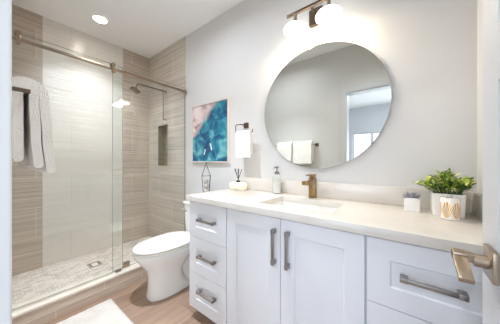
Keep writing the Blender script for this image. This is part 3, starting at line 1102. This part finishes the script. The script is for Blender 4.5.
for a, b in ((-0.045, 0.01), (-0.030, -0.015), (-0.004, 0.012), (0.006, -0.01), (0.034, 0.012), (0.05, -0.006)):
    bm = bmesh.new()
    cyl(bm, (cx - a * 0.22, cy - b * 0.3, 0.968), (cx + a * 1.0, cy + b, 1.085), 0.0026, 8)
    finish(bm, 'reed', M_black, root)

# soap dispenser
root = thing('soap_dispenser', 'clear glass soap bottle with nickel pump on the counter left of the faucet', 'soap dispenser', (-0.805, -0.066, 0.9))
c = (-0.805, -0.066, 0)
bm = bmesh.new()
lathe(bm, c, [(0.0, 0.9006), (0.034, 0.9006), (0.036, 0.904), (0.036, 1.022), (0.03, 1.038), (0.016, 1.046), (0.016, 1.054)], 32)
finish(bm, 'bottle', M_smallglass, root, ang=50)
bm = bmesh.new()
lathe(bm, c, [(0.0, 0.904), (0.031, 0.904), (0.031, 0.985), (0.0, 0.985)], 24)
finish(bm, 'soap', mat('clear_soap', (226, 226, 222), 0.2), root)
bm = bmesh.new()
lathe(bm, c, [(0.018, 1.052), (0.018, 1.07), (0.012, 1.073), (0.005, 1.076), (0.005, 1.098), (0.011, 1.1), (0.011, 1.112), (0.0, 1.114)], 20)
tube(bm, [(-0.805, -0.066, 1.106), (-0.805, -0.10, 1.107), (-0.805, -0.112, 1.098)], 0.0045, 10)
finish(bm, 'pump', M_nickel, root)

# small cube planter with grey sprigs
def leaf(bm, base, d, L, w, up=Vector((0, 0, 1)), mi=0, cup=0.25, droop=0.2):
    d = d.normalized()
    s = d.cross(up)
    if s.length < 1e-3:
        s = d.cross(Vector((1, 0, 0)))
    s.normalize()
    nrm = s.cross(d).normalized()
    prof = [(0.0, 0.12), (0.2, 0.7), (0.45, 1.0), (0.7, 0.8), (0.9, 0.38), (1.0, 0.03)]
    rows = []
    for t, k in prof:
        c = base + d * (L * t) - Vector((0, 0, 1)) * (droop * L * t * t)
        e = nrm * (cup * w * k)
        rows.append([bm.verts.new(c - s * (w * k) + e), bm.verts.new(c), bm.verts.new(c + s * (w * k) + e)])
    for i in range(len(rows) - 1):
        for j in range(2):
            f = bm.faces.new((rows[i][j], rows[i][j + 1], rows[i + 1][j + 1], rows[i + 1][j]))
            f.material_index = mi
def hollow_box(bm, x0, x1, y0, y1, z0, z1, t, r=0.008, taper=0.0):
    loft(bm, [rrect(x0 + taper, x1 - taper, y0 + taper, y1 - taper, r, z0), rrect(x0, x1, y0, y1, r, z1 - 0.002),
              rrect(x0 + 0.002, x1 - 0.002, y0 + 0.002, y1 - 0.002, r, z1), rrect(x0 + t, x1 - t, y0 + t, y1 - t, r, z1 - 0.001),
              rrect(x0 + t, x1 - t, y0 + t, y1 - t, r, z1 - 0.02)])
root = thing('succulent_planter', 'small white cube planter with grey sprigs left of the leafy plant', 'plant', (0.028, -0.13, 0.9))
bm = bmesh.new()
hollow_box(bm, -0.004, 0.060, -0.165, -0.101, 0.9006, 0.968, 0.005, 0.006)
finish(bm, 'pot', M_white, root, ang=40)
bm = bmesh.new()
rnd = random.Random(2)
for k in range(38):
    b = Vector((0.028 + rnd.uniform(-0.022, 0.022), -0.133 + rnd.uniform(-0.022, 0.022), 0.948))
    d = Vector((b.x - 0.028, b.y + 0.133, 0)) * 18 + Vector((rnd.uniform(-.3, .3), rnd.uniform(-.3, .3), 1.0))
    leaf(bm, b, d, rnd.uniform(0.030, 0.056), 0.0055, mi=0, droop=0.05)
finish(bm, 'foliage', M_succ, root)

# leafy plant in square white pot
root = thing('potted_plant', 'bushy green plant in a square white pot at the right end of the counter', 'plant', (0.155, -0.13, 0.9))
PC = (0.158, -0.128)
bm = bmesh.new()
hollow_box(bm, PC[0] - 0.058, PC[0] + 0.058, PC[1] - 0.058, PC[1] + 0.058, 0.9006, 1.004, 0.007, 0.012, 0.004)
finish(bm, 'pot', M_white, root, ang=40)
finish(bx(PC[0] - 0.047, PC[0] + 0.047, PC[1] - 0.047, PC[1] + 0.047, 0.97, 0.990), 'soil', M_soil, root)
bm = bmesh.new()
bs = bmesh.new()
rnd = random.Random(12)
for k in range(46):
    a = 2 * math.pi * k / 46 * 5.0 + rnd.uniform(-0.2, 0.2)
    sp_ = rnd.uniform(0.0, 1.0) ** 0.6
    b = Vector((PC[0] + 0.04 * sp_ * math.cos(a), PC[1] + 0.035 * sp_ * math.sin(a), 0.985))
    tipx = 0.120 * sp_ * math.cos(a)
    tipy = 0.095 * sp_ * math.sin(a)
    tip = Vector((min(PC[0] + tipx, 0.238), min(PC[1] + tipy, -0.035), 1.084 - 0.060 * sp_ ** 2 + rnd.uniform(-0.012, 0.014)))
    mid = (b + tip) / 2 + Vector((0, 0, 0.014))
    pts = [b.lerp(mid, t / 3) for t in range(3)] + [mid.lerp(tip, t / 3) for t in range(4)]
    tube(bs, pts, 0.0014, 5)
    for i in range(2, len(pts)):
        d = (pts[i] - pts[i - 1]).normalized()
        for q in range(2):
            sd = Vector((rnd.uniform(-1, 1), rnd.uniform(-1, 1), rnd.uniform(-0.1, 0.7))).normalized()
            v = d * 0.7 + sd
            mi = rnd.choice((0, 0, 0, 1, 1, 2, 2)) if i > 3 else rnd.choice((1, 1, 0))
            L_ = rnd.uniform(0.024, 0.040)
            p = pts[i]
            if p.x + v.normalized().x * L_ > 0.254:
                v.x = -abs(v.x)
            if p.y + v.normalized().y * L_ > -0.026:
                v.y = -abs(v.y)
            leaf(bm, p, v, L_, rnd.uniform(0.0052, 0.0085), mi=mi)
finish(bm, 'foliage', [M_leafA, M_leafB, M_leafC], root)
finish(bs, 'stems', M_leafB, root)

# gold-leaf jar
JX, JY = 0.156, -0.230
root = thing('patterned_jar', 'white glass jar with gold fan leaves in front of the potted plant', 'jar', (JX, JY, 0.9))
bm = bmesh.new()
lathe(bm, (JX, JY, 0), [(0.0, 0.9006), (0.029, 0.9006), (0.032, 0.903), (0.032, 0.994), (0.031, 0.996), (0.0295, 0.994), (0.0295, 0.962), (0.0, 0.962)], 48)
finish(bm, 'jar_body', gold_leaf_mat(JX, JY), root, ang=50)
bm = bmesh.new()
lathe(bm, (JX, JY, 0), [(0.0285, 0.9635), (0.0285, 0.988), (0.0, 0.9885)], 32)
finish(bm, 'dark_wax', M_soil, root)
bm = bmesh.new()
lathe(bm, (JX - 0.002, JY - 0.002, 0), [(0.0, 0.9887), (0.009, 0.990), (0.013, 0.996), (0.011, 1.003), (0.005, 1.007), (0.0, 1.008)], 16)
finish(bm, 'stone_knob', mat('pale_stone', (178, 180, 182), 0.5), root)

# wire ornament on the toilet tank
OX, OY = -1.60, -0.11
root = thing('wire_ornament', 'slim dark wire diamond holder with a stack of pale stones on the toilet tank', 'ornament', (OX, OY, 0.735))
bm = bmesh.new()
ap = (OX, OY, 1.130)
sh = [(OX + 0.06 * math.cos(t), OY + 0.06 * math.sin(t), 1.005) for t in (0.1, math.pi / 2 + .1, math.pi + .1, 1.5 * math.pi + .1)]
bt = [(OX + 0.03 * math.cos(t), OY + 0.03 * math.sin(t), 0.741) for t in (0.1, math.pi / 2 + .1, math.pi + .1, 1.5 * math.pi + .1)]
for k in range(4):
    tube(bm, [ap, sh[k], bt[k]], 0.0028, 8)
tube(bm, sh, 0.0022, 8, closed=True)
tube(bm, bt, 0.0028, 8, closed=True)
finish(bm, 'wire_frame', M_darkmetal, root)
bm = bmesh.new()
lathe(bm, ap, [(0.0, -0.002), (0.006, 0.003), (0.006, 0.009), (0.0, 0.013)], 12)
finish(bm, 'finial', M_darkmetal, root)
z = 0.7415
lathe_m = mat('grey_stone', (150, 146, 142), 0.5, var=(60, (196, 192, 186)))
for r, h in ((0.030, 0.07), (0.031, 0.062), (0.028, 0.055), (0.026, 0.045)):
    bm = bmesh.new()
    lathe(bm, (OX, OY, z), [(0.0, 0.0), (r * 0.7, 0.004), (r, h * 0.4), (r * 0.9, h * 0.75), (r * 0.5, h * 0.97), (0.0, h)], 18)
    finish(bm, 'stone', lathe_m, root)
    z += h
